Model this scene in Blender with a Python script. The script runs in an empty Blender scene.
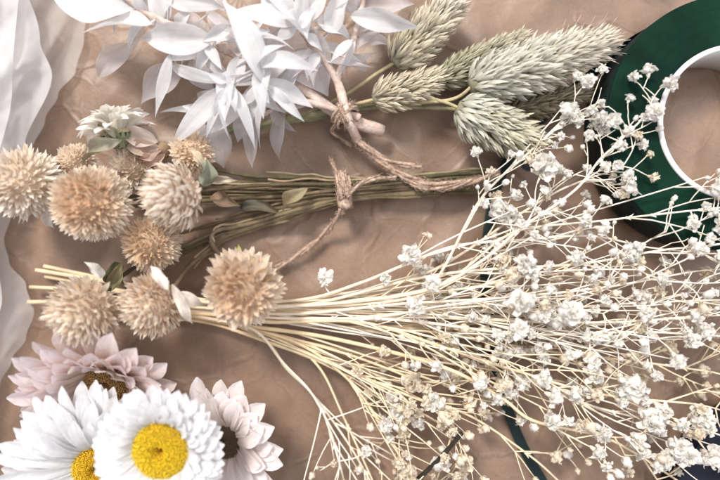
import bpy, math, random
from mathutils import Vector, Matrix, noise
R = random.Random
S = 0.00035            # metres per layout unit
H = 520.0              # camera height in layout units
C = bpy.context.scene.collection
sc = bpy.context.scene
PI = math.pi
V = Vector

def P(x, y, z=0.0):
    """point of the flat lay at height z (layout units)"""
    k = (H - z) / H
    return V(((x - 360) * k, (240 - y) * k, z))

# ------------------------------------------------------------------ materials
def material(name, col=None, rough=.6, transl=0, transp=0, nscale=.05, namt=.12, bump=0, bscale=.3, spec=.3, sheen=0, tint=None):
    m = bpy.data.materials.new(name); m.use_nodes = True
    nt = m.node_tree; N = nt.nodes; L = nt.links
    b = N['Principled BSDF']; out = N['Material Output']
    b.inputs['Roughness'].default_value = rough
    b.inputs['Specular IOR Level'].default_value = spec
    if sheen: b.inputs['Sheen Weight'].default_value = sheen
    tc = N.new('ShaderNodeTexCoord')
    nz = N.new('ShaderNodeTexNoise'); nz.inputs['Scale'].default_value = nscale / S
    nz.inputs['Detail'].default_value = 5
    L.new(tc.outputs['Object'], nz.inputs['Vector'])
    mr = N.new('ShaderNodeMapRange')
    mr.inputs['From Min'].default_value = .3; mr.inputs['From Max'].default_value = .7
    mr.inputs['To Min'].default_value = 1 - namt; mr.inputs['To Max'].default_value = 1 + namt * .5
    L.new(nz.outputs['Fac'], mr.inputs['Value'])
    mx = N.new('ShaderNodeMix'); mx.data_type = 'RGBA'; mx.blend_type = 'MULTIPLY'
    mx.inputs[0].default_value = 1
    if col is None:
        at = N.new('ShaderNodeAttribute'); at.attribute_name = 'Col'
        L.new(at.outputs['Color'], mx.inputs[6])
    elif tint is not None:
        n2 = N.new('ShaderNodeTexNoise'); n2.inputs['Scale'].default_value = nscale * .45 / S
        n2.inputs['Detail'].default_value = 4
        L.new(tc.outputs['Object'], n2.inputs['Vector'])
        rp = N.new('ShaderNodeValToRGB')
        rp.color_ramp.elements[0].position = .35; rp.color_ramp.elements[1].position = .68
        rp.color_ramp.elements[0].color = (*col, 1); rp.color_ramp.elements[1].color = (*tint, 1)
        L.new(n2.outputs['Fac'], rp.inputs['Fac']); L.new(rp.outputs['Color'], mx.inputs[6])
    else:
        mx.inputs[6].default_value = (*col, 1)
    L.new(mr.outputs['Result'], mx.inputs[7])
    L.new(mx.outputs[2], b.inputs['Base Color'])
    if bump:
        bn = N.new('ShaderNodeTexNoise'); bn.inputs['Scale'].default_value = bscale / S
        bn.inputs['Detail'].default_value = 6
        L.new(tc.outputs['Object'], bn.inputs['Vector'])
        bp = N.new('ShaderNodeBump'); bp.inputs['Strength'].default_value = bump
        bp.inputs['Distance'].default_value = 2 * S
        L.new(bn.outputs['Fac'], bp.inputs['Height']); L.new(bp.outputs['Normal'], b.inputs['Normal'])
    last = b.outputs['BSDF']
    if transl:
        t = N.new('ShaderNodeBsdfTranslucent'); L.new(mx.outputs[2], t.inputs['Color'])
        s = N.new('ShaderNodeMixShader'); s.inputs[0].default_value = transl
        L.new(last, s.inputs[1]); L.new(t.outputs[0], s.inputs[2]); last = s.outputs[0]
    if transp:
        t = N.new('ShaderNodeBsdfTransparent')
        s = N.new('ShaderNodeMixShader'); s.inputs[0].default_value = transp
        L.new(last, s.inputs[1]); L.new(t.outputs[0], s.inputs[2]); last = s.outputs[0]
    L.new(last, out.inputs['Surface'])
    return m

M = {}
M['paper'] = material('kraft_paper', (.212, .136, .094), .42, nscale=.02, namt=.2, bump=.35, bscale=.1, spec=.4, tint=(.305, .206, .148))
def paper_creases():
    nt = M['paper'].node_tree; N = nt.nodes; L = nt.links; b = N['Principled BSDF']
    tc = N.new('ShaderNodeTexCoord'); old = b.inputs['Normal'].links[0].from_socket
    wz = N.new('ShaderNodeTexNoise'); wz.inputs['Scale'].default_value = .02 / S; L.new(tc.outputs['Object'], wz.inputs['Vector'])
    ad = N.new('ShaderNodeVectorMath'); ad.operation = 'MULTIPLY_ADD'; ad.inputs[1].default_value = (40 * S,) * 3
    L.new(wz.outputs['Color'], ad.inputs[0]); L.new(tc.outputs['Object'], ad.inputs[2])
    prev = old
    for sc_, st, w in ((.0075, .5, .03), (.015, .16, .04)):
        v = N.new('ShaderNodeTexVoronoi'); v.feature = 'DISTANCE_TO_EDGE'; v.inputs['Scale'].default_value = sc_ / S
        L.new(ad.outputs[0], v.inputs['Vector'])
        mr = N.new('ShaderNodeMapRange'); mr.interpolation_type = 'SMOOTHSTEP'; mr.inputs['From Max'].default_value = w
        L.new(v.outputs['Distance'], mr.inputs['Value'])
        bp = N.new('ShaderNodeBump'); bp.inputs['Strength'].default_value = st; bp.inputs['Distance'].default_value = 1.6 * S; bp.invert = True
        L.new(mr.outputs['Result'], bp.inputs['Height']); L.new(prev, bp.inputs['Normal']); prev = bp.outputs['Normal']
    g = N.new('ShaderNodeTexNoise'); g.inputs['Scale'].default_value = .55 / S; g.inputs['Detail'].default_value = 4
    L.new(tc.outputs['Object'], g.inputs['Vector'])
    gm = N.new('ShaderNodeMapRange'); gm.inputs['From Min'].default_value = .3; gm.inputs['From Max'].default_value = .7; gm.inputs['To Min'].default_value = .86; gm.inputs['To Max'].default_value = 1.08
    L.new(g.outputs['Fac'], gm.inputs['Value'])
    mm = N.new('ShaderNodeMix'); mm.data_type = 'RGBA'; mm.blend_type = 'MULTIPLY'; mm.inputs[0].default_value = 1
    L.new(b.inputs['Base Color'].links[0].from_socket, mm.inputs[6]); L.new(gm.outputs['Result'], mm.inputs[7]); L.new(mm.outputs[2], b.inputs['Base Color'])
    f = N.new('ShaderNodeTexNoise'); f.inputs['Scale'].default_value = 1.0 / S; f.inputs['Detail'].default_value = 3
    mp = N.new('ShaderNodeMapping'); mp.inputs['Scale'].default_value = (.25, 1.3, 1); mp.inputs['Rotation'].default_value = (0, 0, .4)
    L.new(tc.outputs['Object'], mp.inputs['Vector']); L.new(mp.outputs['Vector'], f.inputs['Vector'])
    bp = N.new('ShaderNodeBump'); bp.inputs['Strength'].default_value = .25; bp.inputs['Distance'].default_value = .5 * S
    L.new(f.outputs['Fac'], bp.inputs['Height']); L.new(prev, bp.inputs['Normal']); L.new(bp.outputs['Normal'], b.inputs['Normal'])
paper_creases()
M['table'] = material('dark_table', (.012, .014, .024), .5)
M['cloth'] = material('sheer_voile', (.82, .79, .77), .8, transl=.35, transp=.58, namt=.05, sheen=.2, spec=.1)
M['cloth_dense'] = material('folded_voile', (.84, .83, .84), .8, transl=.35, transp=.40, namt=.05, sheen=.2, spec=.1)
M['ruscus'] = material('bleached_leaf', None, .5, transl=.40, transp=.08, nscale=.06, namt=.12, bump=.3, bscale=.12, spec=.3)
M['ruscus_thin'] = material('skeleton_leaf', None, .5, transl=.25, transp=.38, nscale=.06, namt=.1, bump=.12, bscale=.12, spec=.3)
M['twig'] = material('bleached_twig', (.56, .40, .33), .7, nscale=.12, namt=.3, bump=.6, bscale=.3, tint=(.72, .6, .54))
M['globe'] = material('papery_bract', None, .6, transl=.42, nscale=.2, namt=.1, spec=.2)
M['stem'] = material('dried_stem', None, .6, nscale=.08, namt=.35, bump=.5, bscale=.4)
M['leaf'] = material('dried_leaf', None, .65, transl=.12, nscale=.07, namt=.3, bump=.5, bscale=.2)
M['grass'] = material('grass_glume', None, .55, transl=.3, nscale=.15, namt=.15, spec=.25)
M['petal'] = material('daisy_petal', None, .5, transl=.42, nscale=.1, namt=.06, bump=.25, bscale=.25, spec=.3)
M['disc'] = material('daisy_disc', None, .65, nscale=.3, namt=.25)
M['gyp_stem'] = material('cream_stem', None, .5, nscale=.05, namt=.18, bump=.2, bscale=.5, spec=.35)
M['floret'] = material('white_floret', None, .6, transl=.42, nscale=.2, namt=.08)
M['tape'] = material('green_tape_face', (.002, .018, .011), .75, nscale=.03, namt=.35, bump=.25, bscale=.4, spec=.1, tint=(.004, .029, .017))
M['tape_side'] = material('shaded_tape_side', (.004, .015, .015), .6, nscale=.05, namt=.3, bump=.3, bscale=.3, spec=.3)  # green tape with the side wall's shade put into its colour; loose strip shares it
M['navy'] = material('navy_tape', (.010, .012, .028), .6, nscale=.05, namt=.3, bump=.2, bscale=.3)
M['core'] = material('white_plastic_core', (.80, .78, .77), .4, namt=.04, spec=.4)
M['twine'] = material('jute_twine', (.46, .32, .24), .85, nscale=.3, namt=.4, bump=.8, bscale=.8, tint=(.62, .46, .36))
M['dark_twig'] = material('dark_twig', (.03, .025, .018), .6, nscale=.1, namt=.4, bump=.4)

# ------------------------------------------------------------------ mesh builder
class MB:
    def __init__(s): s.v = []; s.f = []; s.c = []
    def add(s, vs, fs, cs):
        o = len(s.v); s.v += vs; s.c += cs
        s.f += [tuple(i + o for i in f) for f in fs]
    def mesh(s, name, mat, origin=V((0, 0, 0))):
        me = bpy.data.meshes.new(name)
        me.from_pydata([((p - origin) * S)[:] for p in s.v], [], s.f)
        a = me.color_attributes.new('Col', 'FLOAT_COLOR', 'POINT')
        flat = []
        for c in s.c: flat += [c[0], c[1], c[2], 1.0]
        a.data.foreach_set('color', flat)
        me.materials.append(mat)
        me.polygons.foreach_set('use_smooth', [True] * len(me.polygons))
        me.update()
        return me
    def build(s, name, mat, parent=None, origin=None):
        if origin is None:
            origin = parent['_o'] if parent is not None and '_o' in parent else (0, 0, 0)
        origin = V(origin)
        o = bpy.data.objects.new(name, s.mesh(name, mat, origin)); C.objects.link(o)
        if parent is not None: o.parent = parent
        else: o.location = origin * S
        return o

def thing(name, label, cat, at, group=None):
    o = bpy.data.objects.new(name, None); C.objects.link(o)
    o.empty_display_size = .005
    o.location = at * S; o['_o'] = at[:]
    o['label'] = label; o['category'] = cat
    if group: o['group'] = group
    return o

def lerp(a, b, t): return a + (b - a) * t
def mixc(a, b, t):
    t = max(0, min(1, t)); return tuple(a[i] + (b[i] - a[i]) * t for i in range(3))
def jit(c, r, k=.06):
    f = 1 + r.uniform(-k, k); return tuple(x * f for x in c)

def perp(a):
    u = V((0, 0, 1)) if abs(a.z) < .9 else V((1, 0, 0))
    s = a.cross(u).normalized(); return s, s.cross(a).normalized()

def smooth_path(pts, n=6):
    out = []; q = [pts[0] * 2 - pts[1]] + list(pts) + [pts[-1] * 2 - pts[-2]]
    for i in range(1, len(q) - 2):
        a, b, c, d = q[i-1], q[i], q[i+1], q[i+2]
        for k in range(n):
            t = k / n
            out.append(.5 * ((2*b) + (c-a)*t + (2*a-5*b+4*c-d)*t*t + (3*b-a-3*c+d)*t**3))
    out.append(pts[-1].copy()); return out

def tube(mb, pts, r0, r1=None, n=6, c0=(.8,.8,.8), c1=None, rough=0, seed=0):
    rr = R(seed); r1 = r0 if r1 is None else r1; c1 = c1 or c0
    m = len(pts); vs = []; fs = []; cs = []
    t = (pts[1] - pts[0]).normalized(); s, u = perp(t)
    for i, p in enumerate(pts):
        d = (pts[min(i+1, m-1)] - pts[max(i-1, 0)])
        if d.length > 1e-6:
            d.normalize(); s = (s - d * s.dot(d)).normalized(); u = s.cross(d)
        f = i / (m - 1); rad = lerp(r0, r1, f) * (1 + rr.uniform(-rough, rough))
        for k in range(n):
            a = 2 * PI * k / n
            vs.append(p + (s * math.cos(a) + u * math.sin(a)) * rad); cs.append(mixc(c0, c1, f))
    for i in range(m - 1):
        for k in range(n):
            fs.append((i*n+k, i*n+(k+1) % n, (i+1)*n+(k+1) % n, (i+1)*n+k))
    fs.append(tuple(range(n))[::-1]); fs.append(tuple((m-1)*n+k for k in range(n)))
    mb.add(vs, fs, cs)

def prof_lance(t): return (t ** .75) * ((1 - t) ** 1.15) / .29
def prof_petal(t): return (.35 + .65 * min(1, (t / .6) ** .8)) * (1 if t < .74 else max(0.0, 1 - ((t - .74) / .265) ** 2) ** .72)
def prof_bract(t): return (.7 + .3 * math.sin(PI * min(t / .9, 1))) * (1 - t ** 5)
def prof_round(t): return max(.0, (.3 + .7 * min(1, t / .5)) * (1 if t < .6 else math.sqrt(max(0, 1 - ((t - .6) / .42) ** 2))))
def prof_sepal(t): return (1 - t) ** .7

def leaf(mb, base, tip, width, nrm, bend=.1, fold=.25, prof=prof_lance, nu=8, nv=2, c0=(.8,.8,.8), c1=None, wave=0, seed=0, twist=0, tipbend=0, ribs=0):
    """one thin blade from base to tip; nv cells on each side of the midrib"""
    rr = R(seed); c1 = c1 or c0; ax = tip - base; L = ax.length; a = ax.normalized()
    side = nrm.cross(a)
    if side.length < 1e-4: side, _ = perp(a)
    side.normalize(); n = a.cross(side).normalized()
    ph = rr.uniform(0, 6.28); vs = []; fs = []; cs = []; w = 2 * nv + 1
    for i in range(nu + 1):
        t = i / nu; hw = width / 2 * max(prof(t), .03)
        sd = side * math.cos(twist * t) + n * math.sin(twist * t); nn = n * math.cos(twist * t) - side * math.sin(twist * t)
        c = base + ax * t + n * (L * (bend * 4 * t * (1 - t) + tipbend * t ** 3))
        for j in range(w):
            q = (j - nv) / nv
            off = nn * ((ribs * (1 if j % 2 else -1) * min(1, 4 * t * (1 - t)) if 0 < j < w - 1 else 0) + hw * fold * abs(q) ** 1.3 + wave * hw * math.sin(ph + t * 7 + q * 2.2) * abs(q))
            vs.append(c + sd * (hw * q) + off); kk = (1 - .07 * (j % 2)) if ribs else 1; cs.append(tuple(x * kk for x in mixc(c0, c1, t)))
    for i in range(nu):
        for j in range(w - 1):
            o = i * w + j; fs.append((o, o + 1, o + 1 + w, o + w))
    mb.add(vs, fs, cs)

def sphere(mb, c, rad, n=12, m=8, col=(.5,.5,.5), nz=0, ns=1, seed=0, sq=(1,1,1)):
    vs = []; fs = []; cs = []
    for i in range(m + 1):
        th = PI * i / m
        for k in range(n):
            ph = 2 * PI * k / n
            d = V((math.sin(th)*math.cos(ph), math.sin(th)*math.sin(ph), math.cos(th)))
            q = rad * (1 + nz * noise.noise(d * ns + V((seed * 7.3, seed, 0))))
            vs.append(c + V((d.x*q*sq[0], d.y*q*sq[1], d.z*q*sq[2]))); cs.append(col)
    for i in range(m):
        for k in range(n):
            fs.append((i*n+k, (i+1)*n+k, (i+1)*n+(k+1) % n, i*n+(k+1) % n))
    mb.add(vs, fs, cs)

# ------------------------------------------------------------------ setting
def paper_z(x, y):
    p = V((x, y, 0))
    z = 2.2 * noise.noise(p * .012) + 1.3 * (1 - abs(noise.noise(p * .02 + V((9, 3, 0)))) * 2.2) + .9 * noise.noise(p * .05)
    z += 1.2 * (1 - 2 * abs(noise.noise(V((x * .006 + y * .004 + 4, y * .018 - x * .012, 2)))))
    z += 2.2 * (1 - abs(noise.noise(V((x * .010 - y * .007, x * .012 + y * .004, 7))) * 3.5)) + 1.4 * noise.noise(p * .028 + V((2, 5, 1)))
    return z * 1.15 - 4

def build_paper():
    mb = MB(); nx, ny = 300, 220; vs = []; fs = []; cs = []
    for j in range(ny + 1):
        for i in range(nx + 1):
            x = -620 + 1240 * i / nx; y = -470 + 940 * j / ny
            vs.append(V((x, y, paper_z(x, y) - 1.5))); cs.append((.5, .4, .3))
    for j in range(ny):
        for i in range(nx):
            o = j * (nx + 1) + i; fs.append((o, o + 1, o + nx + 2, o + nx + 1))
    mb.add(vs, fs, cs)
    o = mb.build('paper_ground', M['paper']); o['kind'] = 'structure'
    o['label'] = 'creased brown kraft paper lying under the dried flowers'
    t = MB(); t.add([V((-3000, -3000, -9)), V((3000, -3000, -9)), V((3000, 3000, -9)), V((-3000, 3000, -9))], [(0, 1, 2, 3)], [(0, 0, 0)] * 4)
    o = t.build('table_ground', M['table']); o['kind'] = 'structure'
    o['label'] = 'dark table top under the brown paper'
build_paper()

# ------------------------------------------------------------------ sheer cloth
def build_cloth():
    def edge1(y): 
        pts = [(-60, 95), (0, 88), (40, 84), (70, 76), (95, 58), (120, 45), (150, 32), (190, 20), (215, 11), (240, 4), (262, 9), (285, 26), (312, 34), (338, 26), (360, 12), (385, 0), (420, -14), (520, -40)]
        for (a, xa), (b, xb) in zip(pts, pts[1:]):
            if a <= y <= b:
                t = (y - a) / (b - a); t = t * t * (3 - 2 * t); return xa + (xb - xa) * t
        return pts[0][1] if y < -60 else pts[-1][1]
    mb = MB()
    def layer(e, zf, x0=-150, nv=70, nu=190, y0=-60, y1=520):
        vs = []; fs = []; cs = []
        for i in range(nu + 1):
            y = y0 + (y1 - y0) * i / nu; xe = e(y)
            for j in range(nv + 1):
                v = 1 - (1 - j / nv) ** 1.0; x = x0 + (xe - x0) * v
                vs.append(P(x, y, zf(x, y, v))); cs.append((.8, .8, .8))
        for i in range(nu):
            for j in range(nv):
                o = i * (nv + 1) + j; fs.append((o, o + nv + 1, o + nv + 2, o + 1))
        mb.add(vs, fs, cs)
    def crumple(x, y, k):
        a = noise.noise(V((x * .022 + y * .010, y * .012 - x * .006, k)))
        b = noise.noise(V((x * .055 + y * .022, y * .024 - x * .02, k + 3)))
        return 13 * math.sin(2.6 * a + x * .035 + y * .02) + 4 * b + 3.6 * (1 - 2.4 * abs(noise.noise(V((x * .05 + y * .035, y * .03 - x * .02, k + 11))))) + 1.8 * noise.noise(V((x * .12 + y * .05, y * .05 - x * .03, k))) + .7 * noise.noise(V((x * .3 + y * .1, y * .12, k)))
    def z1(x, y, v):
        return 4 + max(-3, 4 + crumple(x, y, .3)) * min(1, (1 - v) * 4 + .12)
    def z2(x, y, v):
        return 24 + crumple(x * 1.1, y, 5) * min(1, (1 - v) * 5 + .25)
    def z3(x, y, v):
        return 42 + crumple(x, y * 1.2, 9.4) * min(1, (1 - v) * 5 + .25)
    def poly(pts):
        def f(y):
            for (a, xa), (b, xb) in zip(pts, pts[1:]):
                if a <= y <= b:
                    t = (y - a) / (b - a); t = t * t * (3 - 2 * t); return xa + (xb - xa) * t
            return pts[0][1] if y < pts[0][0] else pts[-1][1]
        return f
    layer(edge1, z1)
    o = mb.build('sheer_cloth', M['cloth'])
    o['label'] = 'crumpled sheer white cloth lying along the left edge of the paper'; o['category'] = 'cloth'
    for f, z in ((poly([(-60, 10), (40, 40), (75, 52), (150, 24), (240, -6), (300, 2), (350, -16), (520, -40)]), z2),
                 (poly([(-60, 22), (90, 12), (200, -10), (520, -60)]), z3)):
        mb = MB(); layer(f, z)
        mb.build('cloth_fold', M['cloth_dense'], o, (0, 0, 0))
build_cloth()

# ------------------------------------------------------------------ tape rolls
def lathe(mb, c, prof, n, col):
    vs = []; fs = []; m = len(prof)
    for k in range(n):
        a = 2 * PI * k / n
        for r, z in prof: vs.append(V((c.x + r * math.cos(a), c.y + r * math.sin(a), z)))
    for k in range(n):
        for i in range(m):
            fs.append((k*m+i, k*m+(i+1) % m, ((k+1) % n)*m+(i+1) % m, ((k+1) % n)*m+i))
    mb.add(vs, fs, [col] * len(vs))

def tape_roll(label, px, py, top, Ro, Rc, Ri, face, side, seed, core=True):
    c = P(px, py, top); k = (H - top) / H; Ro *= k; Rc *= k; Ri *= k
    rr = R(seed); t = thing('tape_roll', label, 'tape roll', V((c.x, c.y, 0)))
    prof = []; n = 46
    for i in range(n + 1):
        r = lerp(Rc + .3, Ro - 1.2, i / n)
        z = top - .5 + rr.uniform(-.1, .1) + .5 * noise.noise(V((i * .12, seed, 0)))
        prof.append((r, z))
    mb = MB()
    prof = [(Rc + .3, 4), *prof, (Ro - .3, top - 1.2), (Ro - .2, top - 3), (Rc + .4, top - 3.2)]
    lathe(mb, c, prof, 160, (0, 0, 0)); mb.build('tape_coil', face, t)
    mb = MB(); lathe(mb, c, [(Ro - 1, top - 2), (Ro, top - 2.8), (Ro, 3.5), (Ro - 1, 2.5), (Rc + 1, 2.5), (Rc + 1, top - 5)], 160, (0, 0, 0))
    mb.build('coil_side', side, t)
    mb = MB(); lathe(mb, c, [(Rc, top + .2), (Rc - .6, top + 1), (Ri + .6, top + 1), (Ri, top + .2), (Ri, 1.5), (Rc, 1.5)], 140, (0, 0, 0))
    o = mb.build('roll_core', M['core'], t)
    return t
roll = tape_roll('dark green floral tape roll with a white core lying beside the grass heads', 736, 122, 52, 129, 78, 73, M['tape'], M['tape_side'], 3)
roll2 = tape_roll('dark navy roll showing only its rounded edge at the lower right corner', 800, 524, 30, 128, 74, 70, M['navy'], M['navy'], 5)

def tape_end():
    pts = [P(690, 14, 20), P(668, 19, 20), P(648, 31, 19), P(626, 46, 17), P(596, 72, 13), P(556, 106, 9), P(518, 145, 7), P(498, 184, 6), P(488, 235, 7), P(486, 290, 7), P(493, 350, 6), P(503, 392, 5), P(518, 436, 5), P(538, 474, 4), P(560, 510, 4)]
    pp = smooth_path(pts, 8); mb = MB(); vs = []; fs = []; m = len(pp)
    for i, p in enumerate(pp):
        d = (pp[min(i+1, m-1)] - pp[max(i-1, 0)]).normalized(); f = i / (m - 1)
        flat = d.cross(V((0, 0, 1))).normalized()
        k = max(0, min(1, (f - .12) / .35)); up = (V((0, 0, 1)) * (1 - k) + flat * k).normalized()
        hw = lerp(15, 5.2, min(1, f / .38))
        for q in (-1, 0, 1):
            b = p + up * (hw * q) + d.cross(up) * (1.2 * abs(q))
            if b.z < 2.5: b.z = 2.5
            vs.append(b)
    for i in range(m - 1):
        for j in (0, 1): fs.append((i*3+j, i*3+j+1, i*3+j+4, i*3+j+3))
    mb.add(vs, fs, [(0, 0, 0)] * len(vs)); mb.build('loose_tape', M['tape_side'], roll)
tape_end()

# ------------------------------------------------------------------ bleached leaf sprigs
TH = {'thin': 1}
WH0 = (.80, .79, .79); WH1 = (.85, .86, .89); PK0 = (.62, .57, .57); PK1 = (.70, .67, .69)
def ruscus(label, stem_pts, r0, r1, leaves, seed, stem_mat='twig'):
    pts = [P(*p) for p in stem_pts]
    t = thing('leaf_sprig', label, 'dried sprig', V((pts[-1].x, pts[-1].y, 0)), 'bleached white leaf sprigs in the tied bundle')
    mb = MB(); tube(mb, smooth_path(pts, 7), r0, r1, 8, rough=.07, seed=seed)
    rr = R(seed)
    # leaf scars and buds along the stem
    pp = smooth_path(pts, 7)
    for k in range(5):
        p = rr.choice(pp[2:-2]); sphere(mb, p, lerp(r0, r1, .5) * 1.25, 8, 6, nz=.4, seed=k)
    mb.build('stem', M[stem_mat], t)
    extra = []
    for k in range(17):
        p = rr.choice(pp[3:-10 if len(pp) > 24 else -4]); an = rr.uniform(0, 6.28); d = V((math.cos(an), math.sin(an), 0)); L = rr.uniform(30, 58); z = max(12, p.z + rr.uniform(-18, 6))
        k2 = H / (H - p.z); x0, y0 = p.x * k2 + 360, 240 - p.y * k2
        if y0 + 3 - d.y * L > 128 or (x0 + d.x * L > 318 and y0 - d.y * L > 70) or (x0 > 322 and y0 > 70): continue
        extra.append((x0 + d.x * 3, y0 - d.y * 3, z, x0 + d.x * L, y0 - d.y * L, max(8, z + rr.uniform(-10, 8)), rr.uniform(8, 17), TH if rr.random() < .5 else {}))
    for i, q in enumerate(list(leaves) + extra):
        bx, by, bz, tx, ty, tz, w = q[:7]; o = q[7] if len(q) > 7 else {}
        b = P(bx, by, bz); e = P(tx, ty, tz); lm = MB()
        tilt = o.get('tilt', rr.uniform(-.6, .6))
        ax = (e - b).normalized(); n = V((0, 0, 1)) + ax.cross(V((0, 0, 1))) * tilt
        thin = o.get('thin', 0)
        leaf(lm, b, e, w * o.get('k', .86 if w < 40 else .95), n, bend=o.get('bend', rr.uniform(.0, .2)), fold=o.get('fold', rr.uniform(.0, .75)),
             nu=16, nv=6, ribs=.4, c0=PK0 if thin else WH0, c1=PK1 if thin else WH1, wave=.2, seed=seed * 50 + i,
             twist=o.get('twist', rr.uniform(-.9, .9)), tipbend=o.get('tb', rr.uniform(-.12, .06)))
        # petiole
        near = min(pp, key=lambda p: (p - b).length)
        if (near - b).length < 45: tube(lm, [near, (near + b) / 2 + V((0, 0, 1)), b + (e - b) * .06], 1.3, .8, 5, c0=WH0)
        # midrib
        lm.build('leaf', M['ruscus_thin' if thin else 'ruscus'], t)
ruscus('white sprig with the leaves farthest left, its pink twig cut at a slant',
    [(105,-22,70),(120,-8,66),(145,12,62),(168,24,60),(212,42,56),(250,62,50),(300,88,34),(343,117,26),(383,131,16)], 2.2, 6.2,
    [(140,6,60,48,-8,52,56),(152,24,66,85,36,62,31),(214,39,68,138,38,62,32),(133,44,40,97,78,22,26,{'thin':1,'twist':.2}),(167,22,60,148,-14,66,21),
     (168,20,60,176,-22,64,22),(168,2,66,225,7,62,24),(206,46,62,163,60,66,17),(170,54,66,155,118,52,13,{'twist':1.0}),(184,66,34,138,104,20,33,TH),
     (198,44,56,233,84,60,15),(172,66,50,236,84,62,14),(206,10,50,250,58,48,18,TH),(150,16,50,118,-20,50,28),(190,60,36,215,92,32,26,TH),(160,30,44,196,60,40,26,TH),(178,20,45,214,44,42,24,TH),(206,44,64,222,70,70,12),(212,42,60,196,74,56,12),(180,30,60,192,8,70,14),(214,44,62,240,40,64,11),(146,14,62,132,-14,70,16),(250,60,54,226,48,58,13)], 11)
ruscus('white sprig of starry leaf tufts drooping at the middle of the bundle',
    [(222,-6,72),(236,30,74),(252,62,72),(264,84,66),(290,98,50),(316,104,38),(345,112,32),(360,118,30)], 2, 3.6,
    [(264,84,74,222,3,80,26),(256,66,74,318,71,78,19),(264,80,70,313,108,62,19),(252,72,74,286,44,84,15),(262,84,72,284,116,62,16,{'tb':-.2}),
     (263,92,70,261,150,48,9,{'twist':.9}),(262,86,72,244,106,60,14),(228,84,68,254,149,56,12),(228,84,68,226,139,60,8),(226,86,68,206,138,54,10),
     (230,70,66,224,120,74,22),(226,86,60,170,147,46,23),(240,56,66,228,96,70,18),(265,60,72,262,118,76,22),(246,104,56,196,137,46,15),(240,84,56,275,60,52,20,TH),(228,82,70,208,74,72,11),(230,84,72,236,112,74,10),(228,88,68,214,118,62,12),(262,84,76,270,104,78,11),(266,86,72,298,112,66,12),(262,80,74,256,56,84,12),(262,84,68,248,132,54,9),(258,72,70,240,54,74,13),(268,92,66,286,100,64,10)], 12)
ruscus('white sprig with one wide pale leaf hanging beside the top twig',
    [(298,-30,66),(298,10,66),(306,36,58),(326,62,46),(340,88,40),(348,118,38),(358,142,16)], 2.2, 4.6,
    [(298,24,72,230,10,66,22),(284,14,74,308,38,70,24,{'k':1.2}),(296,22,66,282,-14,74,15),(300,22,70,303,-16,82,16),(294,20,66,268,-12,70,16),(276,24,64,262,-8,70,14),
     (296,26,44,326,96,36,52,TH),(272,30,48,262,80,36,36,TH),(288,24,52,248,52,44,26,TH),(316,20,60,352,40,52,26),(330,34,58,352,-12,66,27),(312,20,64,340,-22,68,20),(300,80,40,280,98,32,22,TH),(300,28,70,318,6,78,13),(296,26,72,276,40,70,14),(304,34,62,322,52,58,13),(318,52,54,306,78,50,12),(296,20,70,252,-10,68,16)], 13)
ruscus('white sprig with the leaves farthest right, touching the topmost grass head',
    [(366,-22,62),(362,8,60),(356,30,56),(350,50,50),(338,76,42),(341,96,40),(350,128,34)], 2.2, 3.6,
    [(350,16,64,421,26,62,23),(358,6,50,414,4,52,26,TH),(356,36,36,393,46,30,24,TH),(352,54,26,366,72,18,17,TH),(352,40,58,330,62,60,11),(354,36,54,338,76,48,8),
     (364,-4,60,390,-24,62,20),(362,10,56,340,-6,60,18,TH),(384,-8,54,420,-2,52,14),(354,30,50,378,14,52,12)], 14)
ruscus('pale see-through sprig hanging lowest in the white bundle, over the green stems',
    [(196,110,30),(225,118,32),(260,114,32),(300,104,34),(330,108,28),(352,120,26),(366,128,20)], 1.6, 3.4,
    [(216,124,32,222,168,24,34,TH),(204,124,32,200,158,24,28,TH),(256,116,34,253,168,24,26,TH),(284,108,34,279,161,22,22,TH),(246,110,36,238,142,28,20,TH),(300,104,34,262,96,40,24,TH),
     (220,112,34,196,92,32,26,TH),(270,110,34,296,132,26,14,TH)], 15)

# ------------------------------------------------------------------ twine
def twine(mb, pts, r, turns=.09, seed=0, fuzz=1.0):
    r *= .86; fuzz *= 2.4
    """two-ply rope with loose fibres"""
    pp = smooth_path(pts, 10); rr = R(seed); m = len(pp); a = 0
    for ply in range(2):
        q = []; a = ply * PI
        s, u = perp((pp[1] - pp[0]).normalized())
        for i, p in enumerate(pp):
            d = (pp[min(i+1, m-1)] - pp[max(i-1, 0)])
            if d.length > 1e-6: d.normalize(); s = (s - d * s.dot(d)).normalized(); u = s.cross(d)
            if i: a += (pp[i] - pp[i-1]).length * turns * 2.5 / r
            q.append(p + (s * math.cos(a) + u * math.sin(a)) * r * .55)
        tube(mb, q, r * .62, r * .62, 6, rough=.12, seed=seed + ply)
    L = sum((pp[i+1] - pp[i]).length for i in range(m - 1))
    for k in range(int(L * .5 * fuzz)):
        i = rr.randrange(m - 1); p = pp[i]; d = (pp[i+1] - pp[i]).normalized(); s, u = perp(d)
        an = rr.uniform(0, 6.28); o = s * math.cos(an) + u * math.sin(an)
        e = p + o * r * rr.uniform(1.1, 2.2) + d * rr.uniform(-9, 9)
        tube(mb, [p + o * r * .7, (p + e) / 2 + o * r * .3, e], .3, .18, 3)
def loop(c, ax, rad, h, turns, seed, n=14):
    s, u = perp(ax); out = []
    for i in range(int(turns * n) + 1):
        t = i / n; a = 2 * PI * t
        out.append(c + ax * (h * (t / turns - .5)) + (s * math.cos(a) + u * math.sin(a)) * rad)
    return out

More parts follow.
